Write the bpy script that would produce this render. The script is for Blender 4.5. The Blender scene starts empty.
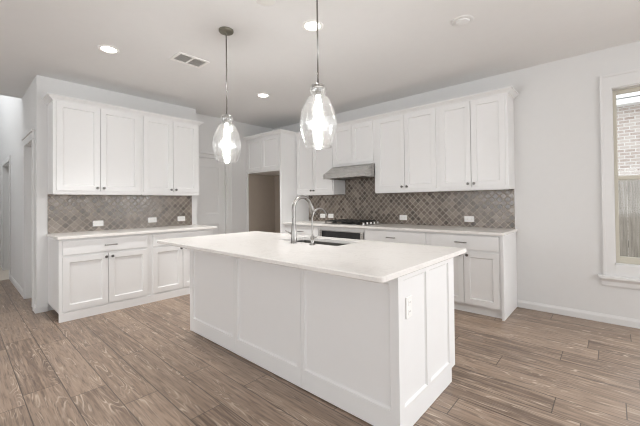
import bpy, bmesh, math, random
from math import pi, sin, cos, radians
from mathutils import Vector, Matrix, Euler

S = 0.0254                      # all plan dimensions below are inches
scn = bpy.context.scene
COL = scn.collection
random.seed(7)

# ---------------------------------------------------------------- camera, world, light, exposure
cam_d = bpy.data.cameras.new('camera'); cam = bpy.data.objects.new('camera', cam_d); COL.objects.link(cam)
cam.location = (0, 0, 49.27 * S)
_y, _p, _r = 0.7289, 0.0118, -0.0109
cam.matrix_world = (Matrix.Translation(cam.location) @ Matrix.Rotation(_y, 4, 'Z') @ Matrix.Rotation(pi/2 + _p, 4, 'X')
                    @ Matrix.Rotation(_r, 4, 'Z'))
cam_d.sensor_width = 36.0
cam_d.lens = 327.18 / 640 * 36.0
cam_d.shift_y = -(213 - 198.42) / 640
cam_d.clip_start = 0.02
scn.camera = cam

world = bpy.data.worlds.new('sky'); scn.world = world; world.use_nodes = True
wbg = world.node_tree.nodes['Background']
wbg.inputs[0].default_value = (0.93, 0.96, 1.0, 1); wbg.inputs[1].default_value = 1.3

def area(name, loc, rot, sx, sy, watts, col=(1, 1, 1), spread=180):
    l = bpy.data.lights.new(name, 'AREA'); l.shape = 'RECTANGLE'; l.size = sx * S; l.size_y = sy * S
    l.energy = watts; l.color = col; l.spread = radians(spread)
    o = bpy.data.objects.new(name, l); COL.objects.link(o)
    o.location = Vector(loc) * S; o.rotation_euler = rot
    return o
# daylight standing in the big window openings (south, east); north and foyer are added fills
area('daylight_south', (-60, -171, 60), (radians(125), 0, 0), 200, 66, 40, (0.97, 0.985, 1.0))
area('daylight_east', (151, 20, 58), (radians(106), 0, radians(90)), 150, 66, 15, (0.95, 0.975, 1.0))
area('fill_north', (105, 181, 58), (radians(-64), 0, 0), 68, 66, 86, (0.95, 0.975, 1.0))  # added fill at an invented opening, brightens right floor and island end
area('fill_foyer', (-300, -29, 175), (radians(70), 0, 0), 80, 40, 15, (0.98, 0.99, 1.0))  # added area light high in the hall, no known source

vs = scn.view_settings
vs.view_transform = 'Standard'; vs.look = 'None'; vs.gamma = 1.0; vs.use_curve_mapping = False
vs.exposure = 1.12
scn.cycles.filter_width = 1.15; scn.cycles.use_adaptive_sampling = False; scn.cycles.use_denoising = True; scn.cycles.max_bounces = 10; scn.cycles.diffuse_bounces = 6; scn.cycles.transparent_max_bounces = 16
scn.cycles.caustics_reflective = False; scn.cycles.caustics_refractive = False
scn.cycles.sample_clamp_indirect = 6.0

# ---------------------------------------------------------------- materials
class N:
    """tiny node-graph writer"""
    def __init__(s, name):
        s.m = bpy.data.materials.new(name); s.m.use_nodes = True; s.t = s.m.node_tree
        s.b = s.t.nodes['Principled BSDF']; s.out = s.t.nodes['Material Output']
    def new(s, kind, **kw):
        n = s.t.nodes.new(kind)
        for k, v in kw.items(): setattr(n, k, v)
        return n
    def put(s, sock, v):
        if hasattr(v, 'is_linked'): s.t.links.new(v, sock)
        else: sock.default_value = v
    def math(s, op, a, b=0.0, c=0.0):
        n = s.new('ShaderNodeMath', operation=op)
        for i, v in enumerate((a, b, c)): s.put(n.inputs[i], v)
        return n.outputs[0]
    def comb(s, x, y, z=0.0):
        n = s.new('ShaderNodeCombineXYZ')
        for i, v in enumerate((x, y, z)): s.put(n.inputs[i], v)
        return n.outputs[0]
    def noise(s, vec, scale, detail=2.0, rough=0.5, dist=0.0):
        n = s.new('ShaderNodeTexNoise'); s.put(n.inputs['Vector'], vec)
        n.inputs['Scale'].default_value = scale; n.inputs['Detail'].default_value = detail
        n.inputs['Roughness'].default_value = rough; n.inputs['Distortion'].default_value = dist
        return n.outputs['Fac']
    def white(s, vec):
        n = s.new('ShaderNodeTexWhiteNoise', noise_dimensions='3D'); s.put(n.inputs['Vector'], vec); return n.outputs['Value']
    def ramp(s, fac, stops, interp='LINEAR'):
        n = s.new('ShaderNodeValToRGB'); r = n.color_ramp; r.interpolation = interp
        while len(r.elements) < len(stops): r.elements.new(0.5)
        for e, (p, c) in zip(r.elements, stops): e.position = p; e.color = (*c, 1) if len(c) == 3 else c
        s.put(n.inputs[0], fac); return n.outputs['Color']
    def mix(s, fac, a, b, mode='MIX'):
        n = s.new('ShaderNodeMix', data_type='RGBA', blend_type=mode)
        s.put(n.inputs[0], fac)
        for sock, v in ((n.inputs[6], a), (n.inputs[7], b)):
            s.put(sock, (*v, 1) if isinstance(v, tuple) and len(v) == 3 else v)
        return n.outputs[2]
    def maprange(s, v, a, b, c, d):
        n = s.new('ShaderNodeMapRange')
        for i, k in enumerate((v, a, b, c, d)): s.put(n.inputs[i], k)
        return n.outputs[0]
    def bump(s, h, strength=0.2, dist=0.01):
        n = s.new('ShaderNodeBump'); n.inputs['Strength'].default_value = strength; n.inputs['Distance'].default_value = dist
        s.put(n.inputs['Height'], h); s.t.links.new(n.outputs[0], s.b.inputs['Normal'])
    def inch(s):
        g = s.new('ShaderNodeNewGeometry'); v = s.new('ShaderNodeVectorMath', operation='SCALE')
        s.t.links.new(g.outputs['Position'], v.inputs[0]); v.inputs['Scale'].default_value = 1 / S
        x = s.new('ShaderNodeSeparateXYZ'); s.t.links.new(v.outputs[0], x.inputs[0])
        return v.outputs[0], x.outputs[0], x.outputs[1], x.outputs[2]
    def set(s, col=None, rough=None, metal=None, spec=None):
        if col is not None: s.put(s.b.inputs['Base Color'], (*col, 1) if isinstance(col, tuple) and len(col) == 3 else col)
        if rough is not None: s.put(s.b.inputs['Roughness'], rough)
        if metal is not None: s.b.inputs['Metallic'].default_value = metal
        if spec is not None: s.b.inputs['Specular IOR Level'].default_value = spec
        return s

def paint(name, c, rough, var=0.03, bump=0.0, scale=0.35, spec=0.5):
    n = N(name); v, x, y, z = n.inch()
    f = n.noise(v, scale, 3)
    n.set(n.mix(f, tuple(k * (1 - var) for k in c), tuple(min(1, k * (1 + var)) for k in c)), rough, spec=spec)
    if bump: n.bump(n.noise(v, 3.0, 2), bump, 0.002)
    return n.m

def metal(name, c, rough, brushed=(1, 1, 1)):
    n = N(name); v, x, y, z = n.inch()
    vv = n.comb(n.math('MULTIPLY', x, brushed[0]), n.math('MULTIPLY', y, brushed[1]), n.math('MULTIPLY', z, brushed[2]))
    f = n.noise(vv, 0.5, 2)
    n.set(c, n.maprange(f, 0.3, 0.7, rough * 0.8, rough * 1.25), 1.0)
    return n.m

M = {}
M['wall'] = paint('wall_paint', (0.715, 0.713, 0.706), 0.85, 0.015, 0.08)
M['ceiling'] = paint('ceiling_paint', (0.79, 0.789, 0.785), 0.9, 0.015, 0.1)
M['trim'] = paint('trim_paint', (0.73, 0.727, 0.72), 0.45, 0.01)
M['cab'] = paint('cabinet_lacquer', (0.79, 0.788, 0.783), 0.42, 0.01)
M['plastic'] = paint('white_plastic', (0.86, 0.85, 0.83), 0.35, 0.01)
M['slot'] = paint('dark_slot', (0.10, 0.095, 0.09), 0.6, 0.05)
M['nickel'] = metal('brushed_nickel', (0.30, 0.29, 0.275), 0.3)
M['knob'] = metal('dark_nickel', (0.15, 0.142, 0.135), 0.3)
M['steel'] = metal('stainless_steel', (0.54, 0.525, 0.505), 0.27, (0.2, 0.2, 6))
M['basin'] = metal('sink_steel', (0.33, 0.32, 0.305), 0.36, (0.2, 4, 4))
M['bronze'] = metal('canopy_metal', (0.30, 0.29, 0.24), 0.4)
M['iron'] = paint('cast_iron', (0.022, 0.021, 0.020), 0.55, 0.2, 0.2)
M['black_glass'] = paint('black_glass', (0.012, 0.012, 0.013), 0.08, 0.1)
M['vent_dark'] = paint('vent_louvre_grey', (0.55, 0.54, 0.525), 0.7, 0.05)  # even grey of the louvre panels
M['niche'] = paint('raw_panel_side', (0.40, 0.345, 0.29), 0.7, 0.04)
M['carpet'] = paint('beige_carpet', (0.62, 0.56, 0.49), 0.95, 0.12, 0.5, 2.0)
M['vinyl'] = paint('beige_window_vinyl', (0.55, 0.52, 0.44), 0.5, 0.02)
M['roof'] = paint('roof_shingle', (0.50, 0.48, 0.46), 0.9, 0.2, 0.3, 0.2)
M['soil'] = paint('side_yard_soil', (0.22, 0.20, 0.13), 0.95, 0.3, 0.5, 0.1)

def emit(name, c, strength):
    n = N(name); n.t.nodes.remove(n.b); e = n.new('ShaderNodeEmission')
    e.inputs[0].default_value = (*c, 1); e.inputs[1].default_value = strength
    n.t.links.new(e.outputs[0], n.out.inputs[0]); return n.m
M['lamp'] = emit('recessed_lamp_glow', (1, 0.97, 0.92), 9.0)
M['bulb'] = emit('filament_bulb_glow', (1, 0.992, 0.98), 62.0)

def clear(name, tint, base, edge, bumpy=0.0, milk=0.0):
    n = N(name); n.t.nodes.remove(n.b)
    tr = n.new('ShaderNodeBsdfTransparent'); tr.inputs[0].default_value = (*tint, 1)
    gl = n.new('ShaderNodeBsdfGlossy'); gl.inputs['Roughness'].default_value = 0.10 if bumpy else 0.02; gl.inputs[0].default_value = (1, 1, 1, 1)
    lw = n.new('ShaderNodeLayerWeight'); lw.inputs[0].default_value = 0.5
    if bumpy:
        v, x, y, z = n.inch(); b = n.new('ShaderNodeBump'); b.inputs['Strength'].default_value = bumpy; b.inputs['Distance'].default_value = 0.004
        n.t.links.new(n.noise(v, 1.1, 2), b.inputs['Height'])
        n.t.links.new(b.outputs[0], gl.inputs['Normal']); n.t.links.new(b.outputs[0], lw.inputs['Normal'])
    f = n.math('POWER', lw.outputs['Facing'], 2.2)
    mx = n.new('ShaderNodeMixShader'); n.t.links.new(n.maprange(f, 0, 1, base, edge), mx.inputs[0])
    body = tr.outputs[0]
    if milk:
        tl = n.new('ShaderNodeBsdfTranslucent'); tl.inputs[0].default_value = (1, 1, 1, 1)
        m2 = n.new('ShaderNodeMixShader'); m2.inputs[0].default_value = milk
        n.t.links.new(tr.outputs[0], m2.inputs[1]); n.t.links.new(tl.outputs[0], m2.inputs[2]); body = m2.outputs[0]
    n.t.links.new(body, mx.inputs[1]); n.t.links.new(gl.outputs[0], mx.inputs[2]); n.t.links.new(mx.outputs[0], n.out.inputs[0])
    return n.m
M['pane'] = clear('window_glass', (0.97, 0.98, 0.98), 0.012, 0.35)
M['shade'] = clear('seeded_glass', (0.955, 0.955, 0.95), 0.07, 0.9, 0.7, 0.005)

def wood_floor():
    n = N('wood_look_planks'); v, x, y, z = n.inch()
    W, L = 8.0, 47.0
    yy = n.math('DIVIDE', n.math('SUBTRACT', y, 12.0), W)
    row = n.math('FLOOR', yy)
    xo = n.math('DIVIDE', n.math('ADD', x, n.math('MULTIPLY', n.white(n.comb(row, 3.7)), 300.0)), L)
    col = n.math('FLOOR', xo)
    idv = n.white(n.comb(row, col, 1.3)); id2 = n.white(n.comb(row, col, 8.1))
    fy = n.math('MULTIPLY', n.math('PINGPONG', yy, 0.5), W)
    fx = n.math('MULTIPLY', n.math('PINGPONG', xo, 0.5), L)
    d = n.math('MINIMUM', fy, fx)
    seam = n.maprange(d, 0.05, 0.15, 1.0, 0.0)
    # cathedral grain: contour lines of a long soft noise, its own offset on every plank
    gx = n.math('ADD', n.math('MULTIPLY', x, 0.040), n.math('MULTIPLY', idv, 61.0))
    gy = n.math('ADD', n.math('MULTIPLY', y, 0.33), n.math('MULTIPLY', id2, 87.0))
    g = n.noise(n.comb(gx, gy, n.math('MULTIPLY', idv, 17.0)), 1.0, 1.5, 0.45, 0.35)
    rings = n.math('ABSOLUTE', n.math('SINE', n.math('MULTIPLY', g, 44.0)))
    light = n.maprange(rings, 0.0, 0.5, 1.0, 0.0)
    patch = n.maprange(n.noise(n.comb(n.math('MULTIPLY', gx, 1.4), n.math('MULTIPLY', gy, 0.8), 5.0), 1.2, 2), 0.47, 0.66, 0.04, 0.85)
    streak = n.noise(n.comb(n.math('MULTIPLY', x, 0.05), n.math('MULTIPLY', y, 1.25), n.math('MULTIPLY', idv, 9.0)), 1.0, 4, 0.6)
    fine = n.noise(n.comb(n.math('MULTIPLY', x, 0.14), n.math('MULTIPLY', y, 1.7), 2.0), 1.0, 3, 0.6)
    base = n.ramp(idv, [(0.0, (0.120, 0.076, 0.052)), (0.35, (0.215, 0.149, 0.106)), (0.7, (0.300, 0.215, 0.157)), (1.0, (0.155, 0.102, 0.070))])
    c = n.mix(n.maprange(streak, 0.40, 0.64, 0.0, 0.85), base, (0.39, 0.288, 0.212))
    c = n.mix(n.maprange(fine, 0.49, 0.66, 0.0, 0.6), c, (0.085, 0.055, 0.038))
    c = n.mix(n.math('MULTIPLY', light, patch), c, (0.64, 0.53, 0.425))
    vo = n.new('ShaderNodeTexVoronoi'); n.put(vo.inputs['Vector'], n.comb(n.math('MULTIPLY', x, 0.018), n.math('MULTIPLY', y, 0.055), 0.0)); vo.inputs['Scale'].default_value = 1.0
    knot = n.maprange(vo.outputs['Distance'], 0.03, 0.085, 0.8, 0.0)
    c = n.mix(knot, c, (0.07, 0.048, 0.036))
    c = n.mix(n.math('MULTIPLY', seam, 0.9), c, (0.055, 0.04, 0.03))
    n.set(c, n.maprange(streak, 0.3, 0.7, 0.30, 0.46), spec=0.7)
    n.bump(n.math('SUBTRACT', n.math('MULTIPLY', streak, 0.3), seam), 0.25, 0.002)
    return n.m
M['floor'] = wood_floor()

def tile():
    n = N('tumbled_diamond_tile'); v, x, y, z = n.inch()
    u = n.math('ADD', x, y); k = 1 / (2.42 * math.sqrt(2))
    a = n.math('MULTIPLY', n.math('ADD', u, z), k); b = n.math('MULTIPLY', n.math('SUBTRACT', u, z), k)
    idv = n.white(n.comb(n.math('FLOOR', a), n.math('FLOOR', b), 2.0))
    e = n.math('MINIMUM', n.math('PINGPONG', a, 0.5), n.math('PINGPONG', b, 0.5))
    grout = n.maprange(e, 0.032, 0.07, 1.0, 0.0)
    c = n.ramp(idv, [(0.0, (0.048, 0.037, 0.029)), (0.25, (0.098, 0.077, 0.061)), (0.6, (0.138, 0.110, 0.088)), (0.85, (0.18, 0.147, 0.119)), (1.0, (0.27, 0.228, 0.19))])
    mott = n.noise(v, 0.9, 4, 0.65)
    c = n.mix(n.maprange(mott, 0.35, 0.7, 0.0, 0.4), c, (0.235, 0.195, 0.16))
    c = n.mix(n.math('MULTIPLY', grout, 0.85), c, (0.43, 0.375, 0.315))
    n.set(c, n.maprange(n.math('ADD', mott, n.math('MULTIPLY', grout, 0.6)), 0.3, 1.1, 0.13, 0.5), spec=0.75)
    hgt = n.math('ADD', n.math('MULTIPLY', n.math('MINIMUM', e, 0.12), 5.0), n.math('MULTIPLY', n.noise(v, 0.8, 2), 0.8))
    n.bump(hgt, 0.55, 0.005)
    return n.m
M['tile'] = tile()

def quartz():
    n = N('white_quartz'); v, x, y, z = n.inch()
    f = n.noise(v, 0.09, 4, 0.6, 1.2); s = n.noise(v, 2.2, 2)
    vein = n.maprange(n.math('ABSOLUTE', n.math('SUBTRACT', f, 0.5)), 0.0, 0.035, 0.35, 0.0)
    c = n.mix(n.maprange(s, 0.4, 0.7, 0.0, 0.5), (0.80, 0.775, 0.745), (0.755, 0.73, 0.70))
    n.set(n.mix(vein, c, (0.66, 0.63, 0.60)), 0.24, spec=0.45)
    return n.m
M['quartz'] = quartz()

def brick():
    n = N('pale_brick'); v, x, y, z = n.inch()
    t = n.new('ShaderNodeTexBrick'); n.put(t.inputs['Vector'], n.comb(n.math('ADD', x, y), z, 0.0))
    t.inputs['Color1'].default_value = (0.30, 0.235, 0.205, 1); t.inputs['Color2'].default_value = (0.42, 0.365, 0.33, 1)
    t.inputs['Mortar'].default_value = (0.52, 0.50, 0.475, 1); t.inputs['Scale'].default_value = 1.0
    t.inputs['Brick Width'].default_value = 8.5; t.inputs['Row Height'].default_value = 3.4; t.inputs['Mortar Size'].default_value = 0.45
    n.set(n.mix(n.maprange(n.noise(v, 0.3, 3), 0.4, 0.65, 0, 0.5), t.outputs['Color'], (0.44, 0.395, 0.365)), 0.9)
    return n.m
M['brick'] = brick()

def fence_wood():
    n = N('weathered_fence_board'); v, x, y, z = n.inch()
    f = n.noise(n.comb(n.math('MULTIPLY', x, 1.4), y, n.math('MULTIPLY', z, 0.06)), 1.0, 4, 0.65)
    n.set(n.ramp(f, [(0.25, (0.17, 0.145, 0.12)), (0.55, (0.31, 0.275, 0.237)), (0.8, (0.42, 0.38, 0.335))]), 0.9)
    return n.m
M['fence'] = fence_wood()

# ---------------------------------------------------------------- mesh helpers (inches, world or thing-local)
def box(bm, x0, x1, y0, y1, z0, z1, bev=0.0):
    vs_ = [bm.verts.new((x, y, z)) for x in (x0, x1) for y in (y0, y1) for z in (z0, z1)]
    fs = [(0, 1, 3, 2), (4, 6, 7, 5), (0, 4, 5, 1), (2, 3, 7, 6), (0, 2, 6, 4), (1, 5, 7, 3)]
    F = [bm.faces.new([vs_[i] for i in f]) for f in fs]
    if bev:
        es = {e for f in F for e in f.edges}
        bmesh.ops.bevel(bm, geom=list(es), offset=bev, segments=1, affect='EDGES')
    return F

def shaker(bm, x0, x1, z0, z1, y, th, stile=2.3, rec=0.55, ch=0.27, panels=None, stiles=None, bev=0.05):
    """slab whose front faces -y at y; recessed panels = list of (x0,x1,z0,z1)"""
    if panels is None: panels = [(x0 + stile, x1 - stile, z0 + stile, z1 - stile)]
    xs = sorted({x0, x1, *[p[0] for p in panels], *[p[1] for p in panels]})
    zs = sorted({z0, z1, *[p[2] for p in panels], *[p[3] for p in panels]})
    cache = {}
    def V(a, b, c):
        k = (round(a, 4), round(b, 4), round(c, 4))
        if k not in cache: cache[k] = bm.verts.new((a, b, c))
        return cache[k]
    def Q(*p): bm.faces.new([V(*q) for q in p])
    for i in range(len(xs) - 1):
        for j in range(len(zs) - 1):
            a, b, c, d = xs[i], xs[i+1], zs[j], zs[j+1]
            pn = next((p for p in panels if p[0] <= a + 1e-4 and p[1] >= b - 1e-4 and p[2] <= c + 1e-4 and p[3] >= d - 1e-4), None)
            if pn is None: Q((a, y, c), (b, y, c), (b, y, d), (a, y, d))
    for (a, b, c, d) in panels:
        q0 = [(a, y, c), (b, y, c), (b, y, d), (a, y, d)]
        w = 0.12
        q1 = [(a + w, y + rec * .55, c + w), (b - w, y + rec * .55, c + w), (b - w, y + rec * .55, d - w), (a + w, y + rec * .55, d - w)]
        q2 = [(a + ch, y + rec, c + ch), (b - ch, y + rec, c + ch), (b - ch, y + rec, d - ch), (a + ch, y + rec, d - ch)]
        for s_, t_ in ((q0, q1), (q1, q2)):
            for i in range(4): Q(s_[i], s_[(i+1) % 4], t_[(i+1) % 4], t_[i])
        Q(*q2)
    yb = y + th
    for i in range(len(xs) - 1):
        Q((xs[i], y, z0), (xs[i], yb, z0), (xs[i+1], yb, z0), (xs[i+1], y, z0))
        Q((xs[i], y, z1), (xs[i+1], y, z1), (xs[i+1], yb, z1), (xs[i], yb, z1))
    for j in range(len(zs) - 1):
        Q((x0, y, zs[j]), (x0, y, zs[j+1]), (x0, yb, zs[j+1]), (x0, yb, zs[j]))
        Q((x1, y, zs[j]), (x1, yb, zs[j]), (x1, yb, zs[j+1]), (x1, y, zs[j+1]))
    bm.faces.new([V(xs[0], yb, z0)] + [V(xs[0], yb, z) for z in zs[1:]] + [V(x, yb, z1) for x in xs[1:]]
                 + [V(x1, yb, z) for z in reversed(zs[:-1])] + [V(x, yb, z0) for x in reversed(xs[1:-1])])

def lathe(bm, prof, cx=0, cy=0, seg=32, axis='Z', base=(0, 0, 0), closed=False):
    """prof = [(r, h)], revolved about an axis through base"""
    rings = []
    for r, h in prof:
        if r < 1e-6: rings.append([bm.verts.new((0, 0, h))])
        else: rings.append([bm.verts.new((r * cos(2*pi*i/seg), r * sin(2*pi*i/seg), h)) for i in range(seg)])
    pairs = list(zip(rings, rings[1:]))
    if closed: pairs.append((rings[-1], rings[0]))
    for A, B in pairs:
        for i in range(seg):
            j = (i + 1) % seg
            if len(A) == 1 and len(B) == 1: continue
            if len(A) == 1: f = [A[0], B[j], B[i]]
            elif len(B) == 1: f = [A[i], A[j], B[0]]
            else: f = [A[i], A[j], B[j], B[i]]
            bm.faces.new(f).smooth = True
    vsn = [v for r in rings for v in r]
    if axis == 'X': mt = Matrix.Rotation(pi/2, 4, 'Y')
    elif axis == '-Y': mt = Matrix.Rotation(pi/2, 4, 'X')
    else: mt = Matrix.Identity(4)
    mt = Matrix.Translation(Vector(base) + Vector((cx, cy, 0))) @ mt
    bmesh.ops.transform(bm, matrix=mt, verts=vsn)

def cyl(bm, r, h0, h1, base=(0, 0, 0), axis='Z', seg=24):
    lathe(bm, [(0, h0), (r, h0), (r, h1), (0, h1)], seg=seg, axis=axis, base=base)

def tube(bm, pts, r, seg=14, caps=True):
    pts = [Vector(p) for p in pts]
    rr = r if isinstance(r, (list, tuple)) else [r] * len(pts)
    up = Vector((1, 0, 0)); rings = []
    for i, p in enumerate(pts):
        t = (pts[min(i+1, len(pts)-1)] - pts[max(i-1, 0)]).normalized()
        a = up - t * up.dot(t)
        if a.length < 1e-3: a = Vector((0, 1, 0)) - t * t.y
        a.normalize(); b = t.cross(a); up = a
        rings.append([bm.verts.new(p + (a * cos(2*pi*k/seg) + b * sin(2*pi*k/seg)) * rr[i]) for k in range(seg)])
    for A, B in zip(rings, rings[1:]):
        for k in range(seg): bm.faces.new([A[k], A[(k+1) % seg], B[(k+1) % seg], B[k]]).smooth = True
    if caps: bm.faces.new(list(reversed(rings[0]))); bm.faces.new(rings[-1])

def sweep(bm, path, prof):
    """prof [(outward, z)] closed, path [(x,y)] open, outward on the right-hand side of travel, square mitres"""
    P = [Vector(p) for p in path]; rings = []
    nrm = lambda a, b: Vector(((b - a).y, -(b - a).x)).normalized()
    for i, p in enumerate(P):
        if i == 0: o = nrm(P[0], P[1])
        elif i == len(P) - 1: o = nrm(P[-2], P[-1])
        else:
            n1, n2 = nrm(P[i-1], p), nrm(p, P[i+1]); o = (n1 + n2) / (1 + n1.dot(n2))
        rings.append([bm.verts.new((p.x + o.x * a, p.y + o.y * a, z)) for a, z in prof])
    k = len(prof)
    for A, B in zip(rings, rings[1:]):
        for i in range(k): bm.faces.new([A[i], A[(i+1) % k], B[(i+1) % k], B[i]])
    bm.faces.new(list(reversed(rings[0]))); bm.faces.new(rings[-1])

def rrect(x0, x1, y0, y1, r, seg=5):
    pts = []
    for cx, cy, a0 in ((x1-r, y0+r, -pi/2), (x1-r, y1-r, 0), (x0+r, y1-r, pi/2), (x0+r, y0+r, pi)):
        for i in range(seg + 1):
            a = a0 + pi/2 * i / seg; pts.append((cx + r*cos(a), cy + r*sin(a)))
    return pts

def slab(bm, x0, x1, y0, y1, z0, z1, r=0.4, ease=0.12, hole=None, hr=0.8):
    """stone slab with rounded corners, eased edges and an optional rounded cut-out"""
    def loops(lv, close_up=False):
        L_ = []
        for pts, z in lv: L_.append([bm.verts.new((x, y, z)) for x, y in pts])
        for A, B in zip(L_, L_[1:]):
            n_ = len(A)
            for i in range(n_): bm.faces.new([A[i], A[(i+1) % n_], B[(i+1) % n_], B[i]])
        return L_
    e = ease
    O = loops([(rrect(x0+e, x1-e, y0+e, y1-e, max(r-e, .05)), z0), (rrect(x0, x1, y0, y1, r), z0+e), (rrect(x0, x1, y0, y1, r), z1-e), (rrect(x0+e, x1-e, y0+e, y1-e, max(r-e, .05)), z1)])
    H = None
    if hole:
        hx0, hx1, hy0, hy1 = hole
        H = loops([(rrect(hx0, hx1, hy0, hy1, hr), z0), (rrect(hx0, hx1, hy0, hy1, hr), z1-.06), (rrect(hx0-.06, hx1+.06, hy0-.06, hy1+.06, hr), z1)])
    for idx in (0, -1):
        if not hole: bm.faces.new(O[idx])
        else:
            ed = []
            for L_ in (O[idx], H[idx]):
                for i in range(len(L_)):
                    ed.append(bm.edges.get((L_[i], L_[(i+1) % len(L_)])))
            bmesh.ops.triangle_fill(bm, use_beauty=True, use_dissolve=False, edges=ed)

def BM(): return bmesh.new()

def obj(name, bm, mat, parent=None, origin=None, smooth_angle=None):
    """one mesh object; parentless meshes get their origin at the base centre"""
    bmesh.ops.recalc_face_normals(bm, faces=bm.faces)
    for e in bm.edges:
        if len(e.link_faces) == 2 and e.calc_face_angle(0) > radians(32): e.smooth = False
    if parent is None and origin is None:
        c = [v.co for v in bm.verts]
        origin = ((min(p.x for p in c) + max(p.x for p in c)) / 2, (min(p.y for p in c) + max(p.y for p in c)) / 2, min(p.z for p in c))
    if origin is not None and parent is None:
        bmesh.ops.translate(bm, verts=bm.verts, vec=-Vector(origin))
    bmesh.ops.scale(bm, verts=bm.verts, vec=(S, S, S))
    me = bpy.data.meshes.new(name); bm.to_mesh(me); bm.free()
    me.materials.append(mat)
    o = bpy.data.objects.new(name, me); COL.objects.link(o)
    if parent is not None: o.parent = parent
    else: o.location = Vector(origin) * S
    return o

def tag(o, label, cat, group=None):
    o['label'] = label; o['category'] = cat
    if group: o['group'] = group
    return o

def thing(name, label, cat, loc=(0, 0, 0), rz=0.0, group=None):
    o = bpy.data.objects.new(name, None); COL.objects.link(o); o.empty_display_size = 0.1
    o.location = Vector(loc) * S; o.rotation_euler = (0, 0, rz)
    return tag(o, label, cat, group)

def struct(o, label=None):
    o['kind'] = 'structure'
    if label: o['label'] = label
    return o

def sroot(name, loc, rz=0.0):
    o = bpy.data.objects.new(name, None); COL.objects.link(o); o.location = Vector(loc) * S; o.rotation_euler = (0, 0, rz)
    o.empty_display_size = 0.1
    return struct(o)

def dup(root, loc, label, rz=None, group=None):
    r = root.copy(); COL.objects.link(r); r.location = Vector(loc) * S; r['label'] = label
    if rz is not None: r.rotation_euler = (0, 0, rz)
    if group: r['group'] = group
    for ch in list(root.children):
        c = ch.copy(); COL.objects.link(c); c.parent = r
        for g in ch.children:
            d = g.copy(); COL.objects.link(d); d.parent = c
    return r

# ---------------------------------------------------------------- plan (inches)
R = 173.9            # range wall
XL = -197.2          # left cabinet wall
XP = -206.0          # pantry door wall
YC = 25.4            # hall wall
YE = 102.9           # far end of the left cabinet wall
HC = 109.5           # ceiling
XH = -243.2          # edge of the kitchen ceiling
XE, YS = 150.0, -170.0

# ---------------------------------------------------------------- shell
b = BM(); box(b, -302.0, XE + 6, YS - 6, R + 6, -2, 0); struct(obj('floor', b, M['floor']))
b = BM(); box(b, -420, -302.0, YS - 6, R + 6, -2, 0.12); struct(obj('floor_carpet', b, M['carpet']))
b = BM(); box(b, XH, XE + 6, YS - 6, R + 6, HC, HC + 6); struct(obj('ceiling', b, M['ceiling']))

WX0, WX1, WZ0, WZ1 = 0.4, 36.4, 23.4, 93.2
b = BM()
box(b, XP - 6, WX0, R + .04, R + 6, 0, HC); box(b, WX1, 70, R + .04, R + 6, 0, HC); box(b, 140, XE + 6, R + .04, R + 6, 0, HC); box(b, 70, 140, R + .04, R + 6, 0, 24); box(b, 70, 140, R + .04, R + 6, 92, HC)  # right-hand opening is added for the north fill light
box(b, WX0, WX1, R + .04, R + 6, 0, WZ0); box(b, WX0, WX1, R + .04, R + 6, WZ1, HC)
struct(obj('wall_north', b, M['wall']))
# block carrying the left cabinets, solid back to the pantry wall plane and the hall
b = BM()
box(b, XP - 6, XL, YC, YE, 0, HC)
struct(obj('wall_west', b, M['wall']))
DY0, DY1, DZ = 98.8, 129.8, 80.6
b = BM()
box(b, XP - 5, XP, DY1, R, 0, HC); box(b, XP - 5, XP, YE, DY1, DZ, HC)
struct(obj('wall_pantry', b, M['wall']))
b = BM()   # hall wall with two cased openings
HY0, HY1 = YC, YC + 4.6
box(b, -232.0, XP - 6, HY0, HY1, 81, HC); box(b, -302, -232.0, HY0, HY1, 0, 200); box(b, -346, -302, HY0, HY1, 79.5, 200); box(b, -420, -346, HY0, HY1, 0, 200)
box(b, XH, -232.0, HY0 + .01, HY1, HC, 200)
struct(obj('wall_hall', b, M['wall']))
b = BM(); box(b, -232.5, XP - 5.9, YC + 40, YC + 44, 0, HC); box(b, -236.6, -232, HY1, YC + 44, 0, HC); struct(obj('wall_closet', b, M['wall']))
b = BM(); box(b, -420, -416, YS, R, 0, 200); struct(obj('wall_foyer', b, M['wall']))
b = BM(); box(b, XH - 4, XH, YS, -30, 0, 200); box(b, XH - 4, XH, -30, HY0, HC, 200); box(b, -420, XH - 4, -34, -30, 0, 150); box(b, -420, XH, -34, HY1, 200, 204); struct(obj('wall_stair', b, M['wall']))

# windows behind the camera: south wall and east wall with tall openings
b = BM()
for x0, x1 in ((XH, -160), (-60 - 2, -58), (40, XE + 6)): box(b, x0, x1, YS - 6, YS, 0, HC)
for z0, z1 in ((0, 26), (94, HC)): box(b, -160, 40, YS - 6, YS, z0, z1)
struct(obj('wall_south', b, M['wall']))
b = BM()
box(b, XE, XE + 6, YS, -56, 0, HC); box(b, XE, XE + 6, 96, R, 0, HC); box(b, XE, XE + 6, -56, 96, 0, 24); box(b, XE, XE + 6, -56, 96, 92, HC)
struct(obj('wall_east', b, M['wall']))

def base_prof(h=3.25, t=0.6): return [(0, 0), (t, 0), (t, h - 1.0), (t * .75, h - .55), (t * .5, h - .35), (t * .35, h), (0, h)]
def baseboard(name, path):
    b = BM(); sweep(b, path, base_prof()); struct(obj(name, b, M['trim']))
baseboard('baseboard_north', [(-33.4, R), (XE, R)])
baseboard('baseboard_west', [(-202.0, YC), (XL, YC), (XL, 29.3)])
baseboard('baseboard_hall', [(-299, YC), (-235.2, YC)])
baseboard('baseboard_foyer', [(-416, -20), (-416, 20)])
baseboard('baseboard_pantry', [(XP, 135), (XP, 146)])

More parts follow.
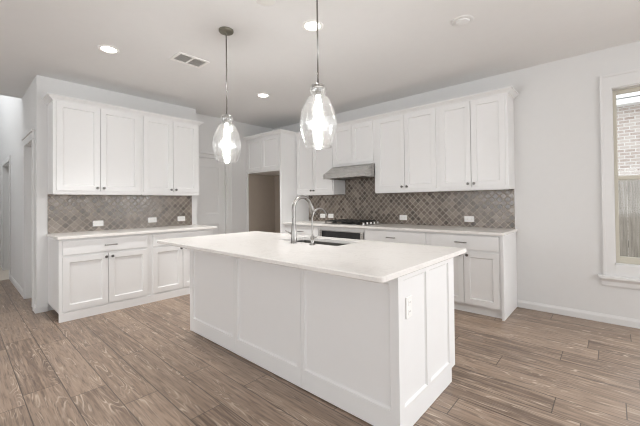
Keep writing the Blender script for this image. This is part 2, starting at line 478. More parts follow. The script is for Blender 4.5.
# ---------------------------------------------------------------- window on the range wall
w = sroot('window_1', (18.4, R, 0))
ox, oy = 18.4, R
def wl(b): bmesh.ops.translate(b, verts=b.verts, vec=(-ox, -oy, 0)); return b
b = BM(); C = 3.5
for x0, x1, z0, z1 in ((WX0 - C, WX0, 19.0, WZ1 + C + 2), (WX1, WX1 + C, 19.0, WZ1 + C + 2), (WX0, WX1, WZ1, WZ1 + C + 2), (WX0, WX1, 19.0, WZ0)):
    box(b, x0, x1, R - 0.7, R, z0, z1, 0.05)
for x0, x1, z0, z1 in ((WX0 - C, WX0 - C + .9, 19, WZ1 + C + 2), (WX1 + C - .9, WX1 + C, 19, WZ1 + C + 2), (WX0 - C + .92, WX1 + C - .92, WZ1 + C + 1.1, WZ1 + C + 2)):
    box(b, x0, x1, R - 1.05, R - .72, z0, z1, 0.06)
obj('window_casing', wl(b), M['trim'], w)
b = BM(); box(b, WX0 - C - 1.6, WX1 + C + 1.6, R - 2.6, R, 17.75, 19.0, 0.2); obj('window_sill', wl(b), M['trim'], w)
b = BM(); sweep(b, [(WX0 - C - .6, R), (WX1 + C + .6, R)], [(0, 14.6), (.5, 14.6), (.75, 15.2), (.75, 16.6), (1.3, 17.75), (0, 17.75)]); obj('apron', wl(b), M['trim'], w)
b = BM()
for x0, x1, z0, z1 in ((WX0, WX0 + .35, WZ0, WZ1), (WX1 - .35, WX1, WZ0, WZ1), (WX0, WX1, WZ1 - .35, WZ1), (WX0, WX1, WZ0, WZ0 + .5)):
    box(b, x0, x1, R, R + 5.8, z0, z1)
obj('jamb', wl(b), M['trim'], w)
def sash(name, z0, z1, y, mat, bot):
    b = BM(); f = 1.15
    for x0, x1, c, d in ((WX0 + .35, WX0 + .35 + f, z0, z1), (WX1 - .35 - f, WX1 - .35, z0, z1), (WX0 + .35 + f, WX1 - .35 - f, z1 - 1.5, z1), (WX0 + .35 + f, WX1 - .35 - f, z0, z0 + bot)):
        box(b, x0, x1, y, y + 1.3, c, d, 0.08)
    s_ = obj(name, wl(b), mat, w)
    b = BM(); box(b, WX0 + .35 + f, WX1 - .35 - f, y + .55, y + .7, z0 + bot, z1 - 1.5); obj('glass_pane', wl(b), M['pane'], s_)
sash('upper_sash', 56.6, WZ1 - .4, R + 3.4, M['vinyl'], 1.6)
sash('lower_sash', WZ0 + .5, 58.4, R + 2.0, M['vinyl'], 2.6)

# frames for the openings out of view
def plain_window(name, cx, cy, z0, z1, width, rz):
    r_ = sroot(name, (cx, cy, 0), rz); b = BM(); h = width / 2
    for x0, x1, c, d in ((-h, -h + 2.5, z0, z1), (h - 2.5, h, z0, z1), (-h, h, z1 - 2.5, z1), (-h, h, z0, z0 + 2.5), (-1, 1, z0, z1)):
        box(b, x0, x1, 1.2, 3.2, c, d, 0.08)
    obj('window_frame', b, M['trim'], r_)
plain_window('window_2', -111, YS, 26, 94, 98, pi)
plain_window('window_3', -9, YS, 26, 94, 98, pi)
plain_window('added_window_5', 105, R + .04, 24, 92, 70, 0)  # unseen window, added to let fill light onto the right side
plain_window('window_4', XE, 20, 24, 92, 152, -pi/2)

# ---------------------------------------------------------------- doors and cased openings
d1 = sroot('door_1', (XP, 115, 0), pi/2)        # local x -> +Y, local -y -> +X
b = BM(); x0, x1 = DY0 - 115, DY1 - 115
pan = [(x0 + 4.6, x1 - 4.9, 42, 74.5), (x0 + 4.6, x1 - 4.9, 9.5, 35)]
shaker(b, x0 + .2, x1 - .2, 0.5, DZ - .3, 1.4, 1.4, panels=pan, rec=0.35, ch=1.0); slab1 = obj('door_slab', b, M['trim'], d1)
b = BM(); lathe(b, [(0, 0), (1.2, 0), (1.2, .3), (.5, .45), (.45, 1.3), (1.05, 1.7), (1.1, 2.2), (.7, 2.6), (0, 2.65)], axis='-Y', base=(x0 + 2.8, 1.4, 37), seg=20); obj('door_knob', b, M['nickel'], slab1)
b = BM(); box(b, x1 - .15, x1 + 1.2, -.3, 5, 0, DZ); obj('jamb', b, M['trim'], d1)
b = BM()
prof = [(0, 0)]
box(b, x1 + .9, x1 + 4.8, -0.75, 0, 0, DZ + 1.0, 0.1); box(b, x1 + 3.9, x1 + 4.8, -1.0, 0, 0, DZ + 1.0, 0.12)
box(b, YE - 115 + .02, x1 + 5.2, -0.75, 0, DZ + .2, DZ + 2.2, 0.1)
box(b, YE - 115 + .02, x1 + 5.8, -1.7, 0, DZ + 2.2, DZ + 3.6, 0.25)
obj('door_casing', b, M['trim'], d1)

d2 = sroot('door_2', (-217.5, YC, 0))
b = BM()
box(b, -14.5 - 3.4, -14.5 + .3, -.75, 0, 0, 81, .1); box(b, 14.9 - .6, 14.9, -.75, 0, 0, 81, .1)
box(b, -14.5 - 3.4, 14.9, -.75, 0, 80.6, 84.2, .1); box(b, -14.5 - 3.9, 15.3, -1.2, 0, 84.2, 85.2, .15)
obj('door_casing', b, M['trim'], d2)
b = BM(); box(b, -14.5, -13.9, 0, 4.6, 0, 81); box(b, -14.5, 11.5, 0, 4.6, 80.4, 81); obj('jamb', b, M['trim'], d2)
b = BM(); shaker(b, -13.8, 11.4, .5, 80.3, 3.0, 1.4, panels=[(-9.3, 7, 42, 74.5), (-9.3, 7, 9.5, 35)], rec=.35, ch=1.0); obj('door_slab', b, M['trim'], d2)

d3 = sroot('door_3', (-324, YC, 0))
b = BM()
box(b, -22 - 3.4, -22, -.75, 0, 0.15, 80, .1); box(b, 22, 25.2, -.75, 0, 0.15, 80, .1); box(b, -25.4, 25.2, -.75, 0, 79.5, 83, .1)
obj('door_casing', b, M['trim'], d3)
b = BM(); box(b, -22, -21.3, 0, 4.6, .15, 79.5); box(b, 21.3, 22, 0, 4.6, .15, 79.5); box(b, -21.3, 21.3, 0, 4.6, 78.8, 79.5); obj('jamb', b, M['trim'], d3)
b = BM(); box(b, -21.3, 21.3, 3.1, 4.5, .5, 78.7); obj('door_slab', b, M['trim'], d3)

# ---------------------------------------------------------------- cabinet parts (local frame: x along the run, front faces -y, back on y = 0)
def add_knob(parent, x, z, y):
    b = BM(); lathe(b, [(0, 0), (.32, 0), (.28, .25), (.26, .7), (.56, .9), (.62, 1.1), (.45, 1.3), (0, 1.36)], axis='-Y', base=(x, y, z), seg=18)
    return obj('knob', b, M['knob'], parent)
def add_pull(parent, x, z, y, w=5.2):
    b = BM(); tube(b, [(x - w/2, y - 1.15, z), (x + w/2, y - 1.15, z)], .24, 12)
    for s_ in (-1, 1): tube(b, [(x + s_ * (w/2 - .7), y, z), (x + s_ * (w/2 - .7), y - 1.15, z)], .2, 10)
    return obj('handle', b, M['nickel'], parent)
def add_door(root, x0, x1, z0, z1, yf, knob=None):
    b = BM(); shaker(b, x0, x1, z0, z1, yf, 0.72); d = obj('door', b, M['cab'], root)
    if knob: add_knob(d, knob[0], knob[1], yf)
    return d
def add_drawer(root, x0, x1, z0, z1, yf, pull=None):
    b = BM(); box(b, x0, x1, yf, yf + .72, z0, z1, .1); d = obj('drawer', b, M['cab'], root)
    if pull: add_pull(d, pull[0], pull[1], yf)
    return d

def upper(root, x0, x1, z0, z1, yf, doors, knobs, rail=True):
    """carcass from x0 to x1; face frame 0.72 behind the doors"""
    b = BM(); box(b, x0, x1, yf + .72, 0, z0, z1, .04); obj('carcass', b, M['cab'], root)
    for (a, c), k in zip(doors, knobs): add_door(root, a, c, z0 + 1.5, z1 - 1.1, yf, k)
    if rail:
        b = BM(); box(b, x0 + .3, x1 - .3, yf + 1.3, yf + 2.1, z0 - .35, z0, .06); obj('light_rail', b, M['cab'], root)

def base_unit(root, x0, x1, yf, doors=(), drawers=(), toe=2.0, rail=True):
    b = BM(); box(b, x0, x1, yf + .72, 0, 3.6, 34.8, .03); obj('carcass', b, M['cab'], root)
    b = BM(); box(b, x0, x1, yf + .72 + toe, yf + 1.6 + toe, 0, 3.6); obj('toe_kick', b, M['cab'], root)
    for a, c, k in doors: add_door(root, a, c, 4.4, 27.0, yf, k)
    for a, c, z0, z1, p in drawers: add_drawer(root, a, c, z0, z1, yf, p)

# ---------------------------------------------------------------- left run, on the west wall (local x = world Y, front = +X)
HL = pi / 2
YF = -12.9
def left(y): return y
t = thing('wall_cabinet', 'white two-door wall cabinet nearest the hall, above the left backsplash', 'wall cabinet', (XL, 47.5, 54.4), HL, 'white wall cabinets on the left wall')
def sh(root_y): return lambda a: a - root_y
f = sh(47.5)
def upper_local(root, y0, y1, doors, knobs, ry):
    q = sh(ry); zb = 54.4
    upper(root, q(y0), q(y1), 0, 97.0 - zb, YF, [(q(a), q(c)) for a, c in doors], [(q(k), 57.2 - zb) for k in knobs])
upper_local(t, 29.3, 66.0, [(30.5, 47.1), (47.4, 65.0)], [45.9, 48.6], 47.5)
t = thing('wall_cabinet', 'white two-door wall cabinet farthest from the hall, beside the pantry door', 'wall cabinet', (XL, 82.3, 54.4), HL, 'white wall cabinets on the left wall')
upper_local(t, 66.02, 98.4, [(67.0, 82.3), (82.6, 97.1)], [81.1, 83.8], 82.3)
b = BM(); CROWN = [(0, 96.3), (.35, 96.3), (.5, 96.75), (1.0, 97.1), (1.75, 97.75), (2.15, 97.85), (2.15, 98.5), (0, 98.5)]
sweep(b, [(XL, 29.3), (XL + 12.2, 29.3), (XL + 12.2, 98.4), (XL, 98.4)][::1], CROWN)
tag(obj('crown_molding', b, M['cab']), 'white crown molding along the top of the left wall cabinets', 'molding')

YB = -24.2
t = thing('base_cabinet', 'white base cabinet with one wide drawer, at the hall end of the left run', 'base cabinet', (XL, 47.5, 0), HL, 'white base cabinets on the left wall')
q = sh(47.5)
base_unit(t, q(29.4), q(65.8), YB, [(q(30.7), q(47.3), (q(46.4), 25.6)), (q(47.6), q(64.4), (q(48.9), 25.6))], [(q(30.7), q(64.4), 27.9, 34.0, (q(48.2), 30.9))], toe=-.6)
t = thing('base_cabinet', 'white base cabinet of the left run half hidden behind the island corner', 'base cabinet', (XL, 82.3, 0), HL, 'white base cabinets on the left wall')
q = sh(82.3)
base_unit(t, q(65.82), q(100.5), YB, [(q(67.0), q(82.2), (q(81.2), 25.6)), (q(82.5), q(98.8), (q(83.7), 25.6))], [(q(67.0), q(98.8), 27.9, 34.0, (q(82.9), 30.9))], toe=-.6)
b = BM(); slab(b, XL, XL + 25.6, 28.7, 102.0, 34.8, 36.0, r=.3, ease=.1)
tag(obj('countertop', b, M['quartz']), 'white stone countertop on the left base cabinets', 'countertop')
b = BM(); box(b, XL, XL + .35, 29.3, 99.6, 36.0, 54.4); tag(obj('backsplash', b, M['tile']), 'brown diamond tile backsplash under the left wall cabinets', 'backsplash')

# ---------------------------------------------------------------- range run, on the north wall (local x = world X, front = -Y)
def runit(name, label, cat, xc, z=0, group=None): return thing(name, label, cat, (xc, R, z), 0, group)
ZU = 54.4
def up_r(label, x0, x1, zb, doors, knobs):
    xc = (x0 + x1) / 2; t = runit('wall_cabinet', label, 'wall cabinet', xc, zb, 'white wall cabinets on the range wall'); q = sh(xc)
    upper(t, q(x0), q(x1), 0, 97 - zb, YF, [(q(a), q(c)) for a, c in doors], [(q(k), 2.8) for k in knobs] if knobs else [None] * 2, rail=zb < 60)
up_r('white wall cabinet at the right end of the range wall, nearest the window', -64.4, -33.6, ZU, [(-63.3, -49.1), (-48.8, -34.7)], [-50.3, -47.6])
up_r('white wall cabinet directly right of the steel hood', -101.8, -64.42, ZU, [(-100.0, -82.9), (-82.6, -65.7)], [-84.2, -81.3])
up_r('short white two-door wall cabinet above the steel range hood', -132.4, -101.82, 71.4, [(-132.1, -117.5), (-117.2, -102.5)], None)
up_r('white wall cabinet between the hood and the fridge niche', -166.2, -132.42, ZU, [(-165.2, -150.3), (-150.0, -133.2)], [-151.4, -148.9])

# fridge surround
FY = 147.0
fr = thing('fridge_surround', 'tall white fridge surround with an empty dark niche and two small doors', 'fridge cabinet', (-186, R, 0))
q = sh(-186); yf = FY - R
b = BM(); box(b, q(-167.7), q(-166.22), yf, 0, 0, 97, .04); obj('side_panel', b, M['cab'], fr)
b = BM(); box(b, q(-205.9), q(-204.6), yf, 0, 0, 97, .04); obj('side_panel', b, M['cab'], fr)
b = BM(); box(b, q(-204.55), q(-203.9), yf + 1.2, -.2, .1, 71.2); o = obj('niche_liner', b, M['niche'], fr); o['label'] = 'unpainted brown inner side of the niche'
b = BM(); box(b, q(-203.85), q(-167.75), -.8, -.1, .1, 71.2); o = obj('niche_back', b, M['niche'], fr)
b = BM(); box(b, q(-204.58), q(-167.72), yf + .72, 0, 71.3, 97, .04); obj('carcass', b, M['cab'], fr)
add_door(fr, q(-204.2), q(-187.1), 72.6, 95.9, yf, None); add_door(fr, q(-186.8), q(-168.6), 72.6, 95.9, yf, None)
b = BM(); sweep(b, [(-206, FY), (-166.2, FY), (-166.2, R - 12.2), (-33.6, R - 12.2), (-33.6, R)], CROWN)
tag(obj('crown_molding', b, M['cab']), 'white crown molding along the fridge surround and range wall cabinets', 'molding')

def base_r(label, x0, x1, doors, drawers):
    xc = (x0 + x1) / 2; t = runit('base_cabinet', label, 'base cabinet', xc, 0, 'white base cabinets on the range wall'); q = sh(xc)
    base_unit(t, q(x0), q(x1), YB, [(q(a), q(c), (q(k), 25.6) if k else None) for a, c, k in doors], [(q(a), q(c), z0, z1, (q(p), zp) if p else None) for a, c, z0, z1, p, zp in drawers], toe=1.6)
    return t, q
t, q = base_r('white base cabinet with drawer and two doors at the window end of the range wall', -65.2, -34.4, [(-63.9, -49.4, -50.8), (-49.1, -35.2, -47.6)], [(-63.9, -35.2, 27.9, 34.0, -50.2, 31.0)])
b = BM(); box(b, q(-34.38), q(-33.5), YB - .0, 0, 0, 34.8, .03); obj('end_panel', b, M['cab'], t)
base_r('white base cabinet of wide drawers just right of the oven', -102.0, -65.22, [], [(-100.9, -66.6, 27.9, 34.0, -84.8, 30.8), (-100.9, -66.6, 16.2, 27.0, -84.8, 23.5), (-100.9, -66.6, 4.4, 15.4, -84.8, 12)])
base_r('white base cabinet of drawers between the fridge niche and the oven', -166.2, -134.3, [], [(-165.2, -135.5, 27.9, 34.0, -150.2, 30.6), (-165.2, -135.5, 16.2, 27.0, -150.2, 23.5), (-165.2, -135.5, 4.4, 15.4, -150.2, 12)])

# oven under the cooktop
ov = thing('oven', 'built-in oven with black control panel below the gas cooktop', 'oven', (-118.2, R, 0))
b = BM(); box(b, -15.9, 15.9, -23.4, -.5, 4, 34.7, .05); obj('body', b, M['cab'], ov)
b = BM(); box(b, -15.9, -14.2, -24.6, -23.4, 28.0, 32.4, .1); box(b, 14.2, 15.9, -24.6, -23.4, 28.0, 32.4, .1); box(b, -14.2, 14.2, -24.5, -23.4, 27.7, 28.3, .06); box(b, -14.2, 14.2, -24.5, -23.4, 32.0, 32.4, .06); obj('trim_frame', b, M['steel'], ov)
b = BM(); box(b, -14.2, 14.2, -24.3, -23.4, 28.3, 32.0); obj('control_panel', b, M['black_glass'], ov)
b = BM(); box(b, -15.9, 15.9, -24.8, -23.4, 5, 27.4, .12); dr = obj('oven_door', b, M['steel'], ov)
b = BM(); box(b, -11, 11, -24.9, -24.8, 9, 21); obj('oven_window', b, M['black_glass'], dr)
b = BM(); tube(b, [(-13, -26.6, 25), (13, -26.6, 25)], .45, 14)
for sx in (-12, 12): tube(b, [(sx, -24.8, 25), (sx, -26.6, 25)], .35, 10)
obj('oven_handle', b, M['steel'], dr)

b = BM(); slab(b, -166.15, -32.9, R - 25.5, R, 34.8, 36.0, r=.3, ease=.1)
tag(obj('countertop', b, M['quartz']), 'white stone countertop along the range wall', 'countertop')
b = BM(); box(b, -166.1, -33.9, R - .35, R, 36.0, 54.4); box(b, -132.3, -101.9, R - .35, R, 54.4, 71.4)
tag(obj('backsplash', b, M['tile']), 'brown diamond tile backsplash on the range wall behind the cooktop', 'backsplash')
b = BM(); box(b, -33.88, -33.4, R - .4, R, 36.0, 54.4, .05); tag(obj('edge_strip', b, M['trim']), 'thin white strip ending the range wall backsplash on the window side', 'trim strip')

# range hood
hd = thing('range_hood', 'stainless steel under-cabinet range hood above the cooktop', 'range hood', (-117.1, R, 63.5))
b = BM()
zt, zl, zb_ = 71.35 - 63.5, 2.6, 0.0
yb, yt, yfr = -.4, -13.4, -22.6
hw = 15.1
P = [(yb, zt), (yt, zt), (yfr, zl), (yfr, zb_ + .1), (yfr + .6, zb_), (yfr + .6, 1.1), (yb, 1.1)]
A = [b.verts.new((-hw, y_, z_)) for y_, z_ in P]; B = [b.verts.new((hw, y_, z_)) for y_, z_ in P]
for i in range(len(P)): b.faces.new([A[i], A[(i+1) % len(P)], B[(i+1) % len(P)], B[i]])
b.faces.new(A); b.faces.new(list(reversed(B)))
for s_ in (-1, 1): box(b, s_ * hw - .3 * (s_ > 0), s_ * hw + .3 * (s_ < 0), yfr + .6, yb, .05, 1.15)
obj('canopy', b, M['steel'], hd)
b = BM()
for k in range(2): box(b, -13.6 + k * 13.9, -.3 + k * 13.9, -18.3, -3, .75, 1.08, .05)
obj('grease_filter', b, M['basin'], hd)
b = BM(); box(b, 9.0, 12.6, yfr + 1.2, yfr + 2.6, .9, 1.12, .03); obj('switch_plate', b, M['slot'], hd)

# gas cooktop
ck = thing('cooktop', 'black gas cooktop with iron grates set in the range wall countertop', 'cooktop', (-117.6, 161.0, 36.0))
b = BM(); slab(b, -15, 15, -10.3, 10.0, 0, .4, r=.8, ease=.12); obj('cooktop_plate', b, M['steel'], ck)
b = BM(); slab(b, -14.6, 11.2, -9.6, 9.6, .4, .5, r=.8, ease=.04); obj('burner_tray', b, M['black_glass'], ck)
for cx, cy, r_ in ((-10, -4.8, 1.6), (-10, 4.8, 1.9), (-1.7, 0, 2.4), (6.6, -4.8, 1.7), (6.6, 4.8, 1.4)):
    b = BM(); lathe(b, [(0, .5), (r_, .5), (r_, .9), (r_ * .8, 1.0), (r_ * .8, 1.25), (r_ * .6, 1.4), (0, 1.42)], base=(cx, cy, 0), seg=22); obj('burner', b, M['iron'], ck)
for gx in (-10, -1.7, 6.6):
    b = BM(); x0, x1 = gx - 4.0, gx + 4.0
    for xx in (x0, x1 - .5): box(b, xx, xx + .5, -9, 9, 1.5, 2.1, .08)
    for yy in (-9, -.25, 8.5): box(b, x0, x1, yy, yy + .5, 1.5, 2.1, .08)
    box(b, gx - .2, gx + .2, -9, 9, 1.6, 2.15, .06)
    for yy in (-4.8, 4.8): box(b, x0, x1, yy - .2, yy + .2, 1.6, 2.15, .06)
    for xx in (x0 + .05, x1 - .5):
        for yy in (-8.9, 8.45): box(b, xx, xx + .45, yy, yy + .45, .5, 1.55)
    obj('grate', b, M['iron'], ck)
for k in range(5):
    b = BM(); lathe(b, [(0, .4), (.75, .4), (.72, .7), (.62, 1.5), (.5, 1.62), (0, 1.64)], base=(13.0, -7.4 + k * 3.7, 0), seg=18); obj('control_knob', b, M['steel'], ck)

# ---------------------------------------------------------------- island
IX0, IX1, IY0, IY1 = -123.2, -33.3, 61.3, 92.9
isl = thing('island_cabinet', 'white paneled kitchen island base under the large stone top', 'kitchen island', ((IX0 + IX1) / 2, (IY0 + IY1) / 2, 0))
icx, icy = (IX0 + IX1) / 2, (IY0 + IY1) / 2
def il(b): bmesh.ops.translate(b, verts=b.verts, vec=(-icx, -icy, 0)); return b
for a, c, p0, p1 in ((IX0 + 1, -92.55, -120.6, -94.1), (-92.45, -62.15, -91.1, -63.5), (-62.05, IX1 - 1, -60.9, -35.4)):
    b = BM(); shaker(b, a, c, 0.25, 34.8, IY0, 1.0, panels=[(p0, p1, 5.2, 32.0)], rec=.55, ch=.45)
    obj('seating_side_panel', il(b), M['cab'], isl)
def end_panel(xf, sgn):
    b = BM(); L_ = IY1 - IY0
    shaker(b, 0, L_, 3.8, 34.8, 0, 1.0, panels=[(2.3, 13.6, 5.6, 32.6), (15.3, 27.7, 5.6, 32.6)], rec=.45, ch=.4)
    box(b, 0, L_ - 2.6, 0, 1.0, 0.15, 3.8)
    # local x -> +Y, local -y -> +X
    mt = Matrix.Translation((xf, IY0, 0)) @ Matrix.Rotation(pi/2, 4, 'Z')
    if sgn < 0: mt = Matrix.Translation((2 * xf, 0, 0)) @ Matrix.Scale(-1, 4, (1, 0, 0)) @ mt
    bmesh.ops.transform(b, matrix=mt, verts=b.verts)
    return obj('end_panel', il(b), M['cab'], isl)
IYf = IY0
b = None
end_panel(IX1, 1); end_panel(IX0, -1)
b = BM()
box(b, IX0 + 1.05, IX1 - 1.05, IY1 - 1.6, IY1 - .75, 4, 5.5); box(b, IX0 + 1.05, IX1 - 1.05, IY1 - 1.6, IY1 - .75, 33, 34.8)
for x in (IX0 + 1.05, -91.5, -61.2, IX1 - 2.55): box(b, x, x + 1.5, IY1 - 1.6, IY1 - .75, 5.5, 33)
box(b, IX0 + 1.05, IX1 - 1.05, IY0 + 1.05, IY1 - .8, 4, 4.6)
box(b, IX0 + 1.05, IX1 - 1.05, IY1 - 3.6, IY1 - 3.0, 0.15, 4)
obj('carcass', il(b), M['cab'], isl)
xs_ = [IX0 + 1.6, -106.4, -90.9, -76.0, -60.6, -47.2, IX1 - 1.6]
for i in range(6):
    b = BM(); shaker(b, -xs_[i+1] + .15, -xs_[i] - .15, 5.0, 33.4, 0, .7)
    bmesh.ops.transform(b, matrix=Matrix.Translation((0, IY1, 0)) @ Matrix.Rotation(pi, 4, 'Z'), verts=b.verts)
    dd = obj('door', il(b), M['cab'], isl)
    b = BM(); kx = xs_[i+1] - 1.6 if i % 2 == 0 else xs_[i] + 1.6
    lathe(b, [(0, 0), (.32, 0), (.28, .25), (.26, .7), (.56, .9), (.62, 1.1), (.45, 1.3), (0, 1.36)], axis='-Y', seg=18)
    bmesh.ops.transform(b, matrix=Matrix.Translation((kx, IY1, 31.6)) @ Matrix.Rotation(pi, 4, 'Z'), verts=b.verts)
    obj('knob', il(b), M['knob'], dd)

SX0, SX1, SY0, SY1 = -89.5, -62.3, 77.2, 90.2
b = BM(); slab(b, -126.3, -30.3, 50.0, 95.3, 34.8, 36.0, r=.9, ease=.22, hole=(SX0, SX1, SY0, SY1))
tag(obj('countertop', b, M['quartz']), 'large white stone island top with sink cutout', 'countertop')

sk = thing('sink', 'stainless undermount sink set in the island top behind the faucet', 'sink', ((SX0 + SX1) / 2, (SY0 + SY1) / 2, 26.0))
b = BM(); hx, hy = (SX1 - SX0) / 2, (SY1 - SY0) / 2
LV = [(rrect(-hx - .9, hx + .9, -hy - .5, hy + .5, 1.2), 8.78), (rrect(-hx - .05, hx + .05, -hy - .05, hy + .05, .8), 8.78), (rrect(-hx - .02, hx + .02, -hy - .02, hy + .02, .9), 1.2), (rrect(-hx + .4, hx - .4, -hy + .4, hy - .4, 1.2), .35), (rrect(-hx + 1.2, hx - 1.2, -hy + 1.2, hy - 1.2, 1.2), .1)]
prev = None
for pts, z in LV:
    cur = [b.verts.new((x, y, z)) for x, y in pts]
    if prev:
        for i in range(len(cur)): b.faces.new([prev[i], prev[(i+1) % len(cur)], cur[(i+1) % len(cur)], cur[i]])
    prev = cur
b.faces.new(prev); obj('basin', b, M['basin'], sk)
b = BM(); lathe(b, [(0, .12), (1.2, .12), (1.6, .22), (1.75, .16)], seg=24); obj('drain', b, M['steel'], sk)

# faucet: tall pull-down gooseneck, spout over the sink (+Y)
fx, fy = -77.8, 74.1
fa = thing('faucet', 'tall brushed nickel gooseneck faucet on the island top', 'faucet', (fx, fy, 36.0))
b = BM(); lathe(b, [(0, 0), (1.15, 0), (1.15, .25), (.98, .5), (.86, 2.5), (.72, 6.0), (.58, 6.4), (0, 6.4)], seg=28); obj('faucet_body', b, M['nickel'], fa)
b = BM(); pts = [(0, 0, 6.2), (0, 0, 9.0), (0, 0, 10.8)]; ra = 4.1; cz = 11.0
for k in range(0, 15): a = pi - k * radians(158) / 14; pts.append((0, ra + ra * cos(a), cz + ra * sin(a)))
tube(b, pts, .62, 16); obj('spout', b, M['nickel'], fa)
e0 = Vector(pts[-1]); dv = (Vector(pts[-1]) - Vector(pts[-2])).normalized()
b = BM(); tube(b, [e0, e0 + dv * .3, e0 + dv * 1.2, e0 + dv * 3.6, e0 + dv * 3.9], [.66, .72, .78, .98, .84], 16); obj('spray_head', b, M['nickel'], fa)
b = BM(); tube(b, [(-.6, 0, 3.2), (-1.5, 0, 3.2)], .5, 14); tube(b, [(-1.45, 0, 3.2), (-2.2, 0, 3.35), (-4.0, 0, 3.9)], [.3, .26, .2], 10); obj('lever', b, M['nickel'], fa)
# filtered-water faucet
wf = thing('water_filter_faucet', 'small slim nickel drinking water faucet beside the gooseneck', 'faucet', (-70.0, 74.6, 36.0))
b = BM(); lathe(b, [(0, 0), (.95, 0), (.95, .2), (.55, .5), (.5, 1.6), (.62, 1.8), (.62, 2.6), (.35, 2.9), (0, 2.9)], seg=24); obj('faucet_body', b, M['nickel'], wf)
b = BM(); pts = [(0, 0, 2.8), (0, 0, 5.5), (0, 0, 7.6)]; ra = 3.5
for k in range(0, 15): a = pi - k * radians(165) / 14; pts.append((0, ra + ra * cos(a), 7.8 + ra * sin(a)))
tube(b, pts, .25, 12); obj('spout', b, M['nickel'], wf)
b = BM(); tube(b, [(.5, 0, 2.2), (1.2, 0, 2.3), (2.0, 0, 2.7)], [.2, .18, .14], 10); obj('lever', b, M['nickel'], wf)

# ---------------------------------------------------------------- outlets
def outlet(label, loc, rz, vertical=False, group=None):
    t = thing('electrical_outlet', label, 'outlet', loc, rz, group)
    w_, h_ = (2.8, 4.7) if vertical else (4.7, 2.9)
    b = BM(); box(b, -w_/2, w_/2, -.28, 0, -h_/2, h_/2, .12); obj('cover_plate', b, M['plastic'], t)
    for s_ in (-1, 1):
        cx, cz = (0, s_ * 1.0) if vertical else (s_ * 1.0, 0)
        b = BM(); box(b, cx - .62, cx + .62, -.36, -.28, cz - .62, cz + .62, .04); sck = obj('socket', b, M['plastic'], t)
        b = BM()
        for k in (-.25, .25):
            if vertical: box(b, cx + k - .04, cx + k + .04, -.37, -.35, cz - .05, cz + .25)
            else: box(b, cx - .05, cx + .25, -.37, -.35, cz + k - .04, cz + k + .04)
        obj('slots', b, M['slot'], sck)
    return t
G = 'outlets in the tile backsplashes'
outlet('white outlet on the left backsplash, nearest the hall', (XL + .35, 49.4, 39.7), HL, group=G)
outlet('white outlet on the left backsplash, second from the hall', (XL + .35, 75.9, 40.2), HL, group=G)
outlet('white outlet on the left backsplash, nearest the pantry door', (XL + .35, 92.8, 40.2), HL, group=G)
outlet('white outlet on the range wall tile, nearest the window', (-54.0, R - .35, 40.0), 0, group=G)
outlet('white outlet on the range wall tile, just right of the cooktop', (-90.4, R - .35, 39.9), 0, group=G)
outlet('white outlet left of the cooktop, the one nearer the cooktop', (-145.0, R - .35, 39.8), 0, group=G)
outlet('white outlet left of the cooktop, the one nearer the fridge niche', (-152.4, R - .35, 39.7), 0, group=G)
outlet('white upright outlet on the end panel of the island', (IX1 - .45, 66.5, 26.1), HL, vertical=True)

# ---------------------------------------------------------------- pendants
def pendant(label, x, y):
    t = thing('pendant_light', label, 'pendant light', (x, y, HC), 0, 'glass pendants over the island')
    b = BM(); lathe(b, [(0, 0), (2.5, 0), (2.5, -.5), (2.3, -.75), (.45, -.95), (.4, -1.6), (0, -1.6)], seg=32); obj('canopy', b, M['bronze'], t)
    b = BM(); tube(b, [(0, 0, -1.5), (0, 0, -29.6)], .22, 10); o = obj('rod', b, M['nickel'], t)
    b = BM(); lathe(b, [(0, -29.4), (.9, -29.4), (1.5, -29.7), (1.6, -30.5), (.8, -30.7), (.7, -32.6), (0, -32.6)], seg=24); obj('socket', b, M['nickel'], t)
    z0 = -29.6
    out = [(1.35, 0), (1.9, -.35), (2.25, -1.1), (2.15, -2.0), (1.8, -2.7), (1.85, -3.1), (2.6, -3.5), (3.0, -3.9), (3.05, -4.3), (3.5, -5.0), (4.2, -6.6), (4.7, -8.4), (4.9, -10.0), (4.8, -11.6), (4.45, -13.2), (3.95, -14.8), (3.4, -16.3)]
    inn = [(r_ - .13, z_) for r_, z_ in reversed(out)]
    b = BM(); lathe(b, [(r_, z0 + z_) for r_, z_ in out] + [(r_, z0 + z_) for r_, z_ in inn], seg=40, closed=True); obj('glass_shade', b, M['shade'], t)
    b = BM(); lathe(b, [(0, -32.6), (.5, -32.6), (.6, -33.8), (.95, -35), (.95, -40.3), (.65, -43.6), (.5, -44.6), (0, -44.9)], seg=20); obj('bulb', b, M['bulb'], t)
    return t
pendant('clear glass pendant over the far left part of the island', -99.3, 63.1)
pendant('clear glass pendant over the sink, the closer and larger looking', -56.6, 63.1)

# ---------------------------------------------------------------- ceiling fittings
def downlight(label, x, y, watts=50.0):
    t = thing('recessed_light', label, 'ceiling light', (x, y, HC), 0, 'recessed ceiling lights')
    b = BM(); lathe(b, [(3.7, 0), (3.7, -.22), (3.3, -.4), (2.7, -.3), (2.5, -.05), (2.5, 0)], seg=36, closed=True); obj('trim_ring', b, M['plastic'], t)
    b = BM(); lathe(b, [(0, -.16), (2.5, -.16), (2.5, -.02), (0, -.02)], seg=32); obj('lens', b, M['lamp'], t)
    l = bpy.data.lights.new('downlight_beam', 'SPOT'); l.energy = watts; l.spot_size = radians(96); l.spot_blend = 0.85; l.shadow_soft_size = 0.06; l.color = (1, 0.99, 0.975)
    o = bpy.data.objects.new('downlight_beam', l); COL.objects.link(o); o.parent = t; o.location = (0, 0, -1.0 * S)
downlight('lit round recessed light over the floor beside the left cabinets', -144.5, 39.9, 52)
downlight('lit round recessed light farthest back, near the range corner', -144.7, 115.2, 70)
downlight('lit round recessed light above the sink, just behind the near pendant rod', -75.2, 81.4, 30)
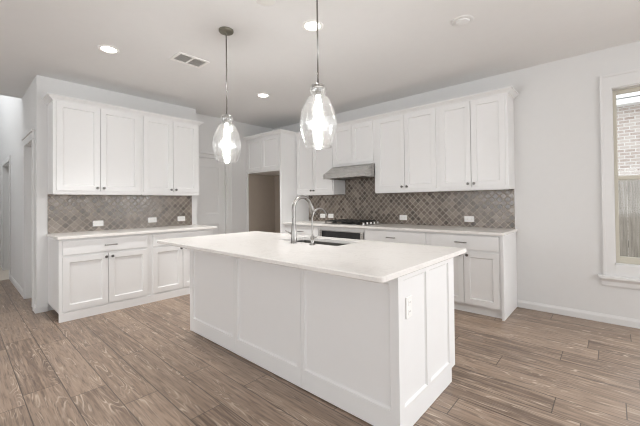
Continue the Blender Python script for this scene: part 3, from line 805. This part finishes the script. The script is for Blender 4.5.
# the same fittings continue over the room behind the camera
t = thing('smoke_detector', 'round white smoke detector on the ceiling, off to the window side', 'smoke detector', (-36.3, 113.4, HC))
b = BM(); lathe(b, [(0, 0), (3.5, 0), (3.5, -.12), (3.2, -.3), (2.3, -.25), (0, -.25)], seg=36); obj('mounting_ring', b, M['ceiling'], t)
b = BM(); lathe(b, [(0, -.25), (2.1, -.25), (2.0, -.6), (1.7, -.7), (0, -.7)], seg=32); obj('sensor_head', b, M['ceiling'], t)
t = thing('ceiling_cover', 'white round cover disc on the ceiling between the two pendants', 'ceiling plate', (-75.6, 61.5, HC))
b = BM(); lathe(b, [(0, 0), (2.9, 0), (2.9, -.2), (2.5, -.45), (0, -.5)], seg=36); obj('cover_disc', b, M['plastic'], t)

vt = thing('air_vent', 'white ceiling air vent with two grey louvered panels', 'air vent', (-131.2, 65.9, HC))
b = BM(); vx, vy = 4.6, 6.6
for x0, x1, y0, y1 in ((-vx, vx, -vy, -vy + 1.1), (-vx, vx, vy - 1.1, vy), (-vx, -vx + 1.1, -vy + 1.1, vy - 1.1), (vx - 1.1, vx, -vy + 1.1, vy - 1.1), (-vx + 1.1, vx - 1.1, -.4, .4)):
    box(b, x0, x1, y0, y1, -.4, 0, .08)
obj('vent_frame', b, M['plastic'], vt)
for y0, y1 in ((-vy + 1.1, -.4), (.4, vy - 1.1)):
    b = BM(); box(b, -vx + 1.1, vx - 1.1, y0, y1, -.06, 0)
    k = -vx + 1.35
    while k < vx - 1.3:
        vv = [b.verts.new(p) for p in ((k, y0, -.06), (k + .42, y0, -.34), (k + .5, y0, -.3), (k + .1, y0, -.05), (k, y1, -.06), (k + .42, y1, -.34), (k + .5, y1, -.3), (k + .1, y1, -.05))]
        for f_ in ((0, 1, 2, 3), (7, 6, 5, 4), (0, 4, 5, 1), (1, 5, 6, 2), (2, 6, 7, 3), (3, 7, 4, 0)): b.faces.new([vv[i] for i in f_])
        k += .62
    obj('louver_panel', b, M['vent_dark'], vt)

# ---------------------------------------------------------------- outside the window
b = BM(); box(b, -60, 220, R + 6.2, R + 620, -16, -12); struct(obj('ground', b, M['soil']))
fe = thing('fence', 'weathered wooden board fence seen through the lower window sash', 'fence', (50, R + 60, -12))
b = BM(); x = -100.0
while x < 160:
    h = 71.6 + random.uniform(-.3, .3); box(b, x, x + 5.4, -.35, .35, 0, h, .06); x += 5.6
obj('fence_boards', b, M['fence'], fe)
for z in (10, 36, 64):
    b = BM(); box(b, -100, 160, .37, 1.9, z, z + 3.5); obj('fence_rail', b, M['fence'], fe)
ho = thing('neighbor_house', 'pale brick neighboring house with white eaves beyond the fence', 'house', (60, R + 300, -12))
b = BM(); box(b, -300, 320, 0, 260, 0, 160); obj('brick_wall', b, M['brick'], ho)
b = BM(); box(b, -318, 338, -14, 0, 159.5, 161)
for k in range(5): box(b, -318, 338, -15 - k * 1.6, -10, 159 + k * 6.4, 164.6 + k * 6.4, .2)
obj('eave', b, M['trim'], ho)
b = BM()
A = [b.verts.new(p) for p in ((-322, -24, 191), (342, -24, 191), (342, 130, 270), (-322, 130, 270), (-322, 284, 191), (342, 284, 191))]
b.faces.new([A[0], A[1], A[2], A[3]]); b.faces.new([A[3], A[2], A[5], A[4]]); b.faces.new([A[0], A[3], A[4]]); b.faces.new([A[1], A[5], A[2]]); b.faces.new([A[0], A[4], A[5], A[1]])
obj('roof', b, M['roof'], ho)
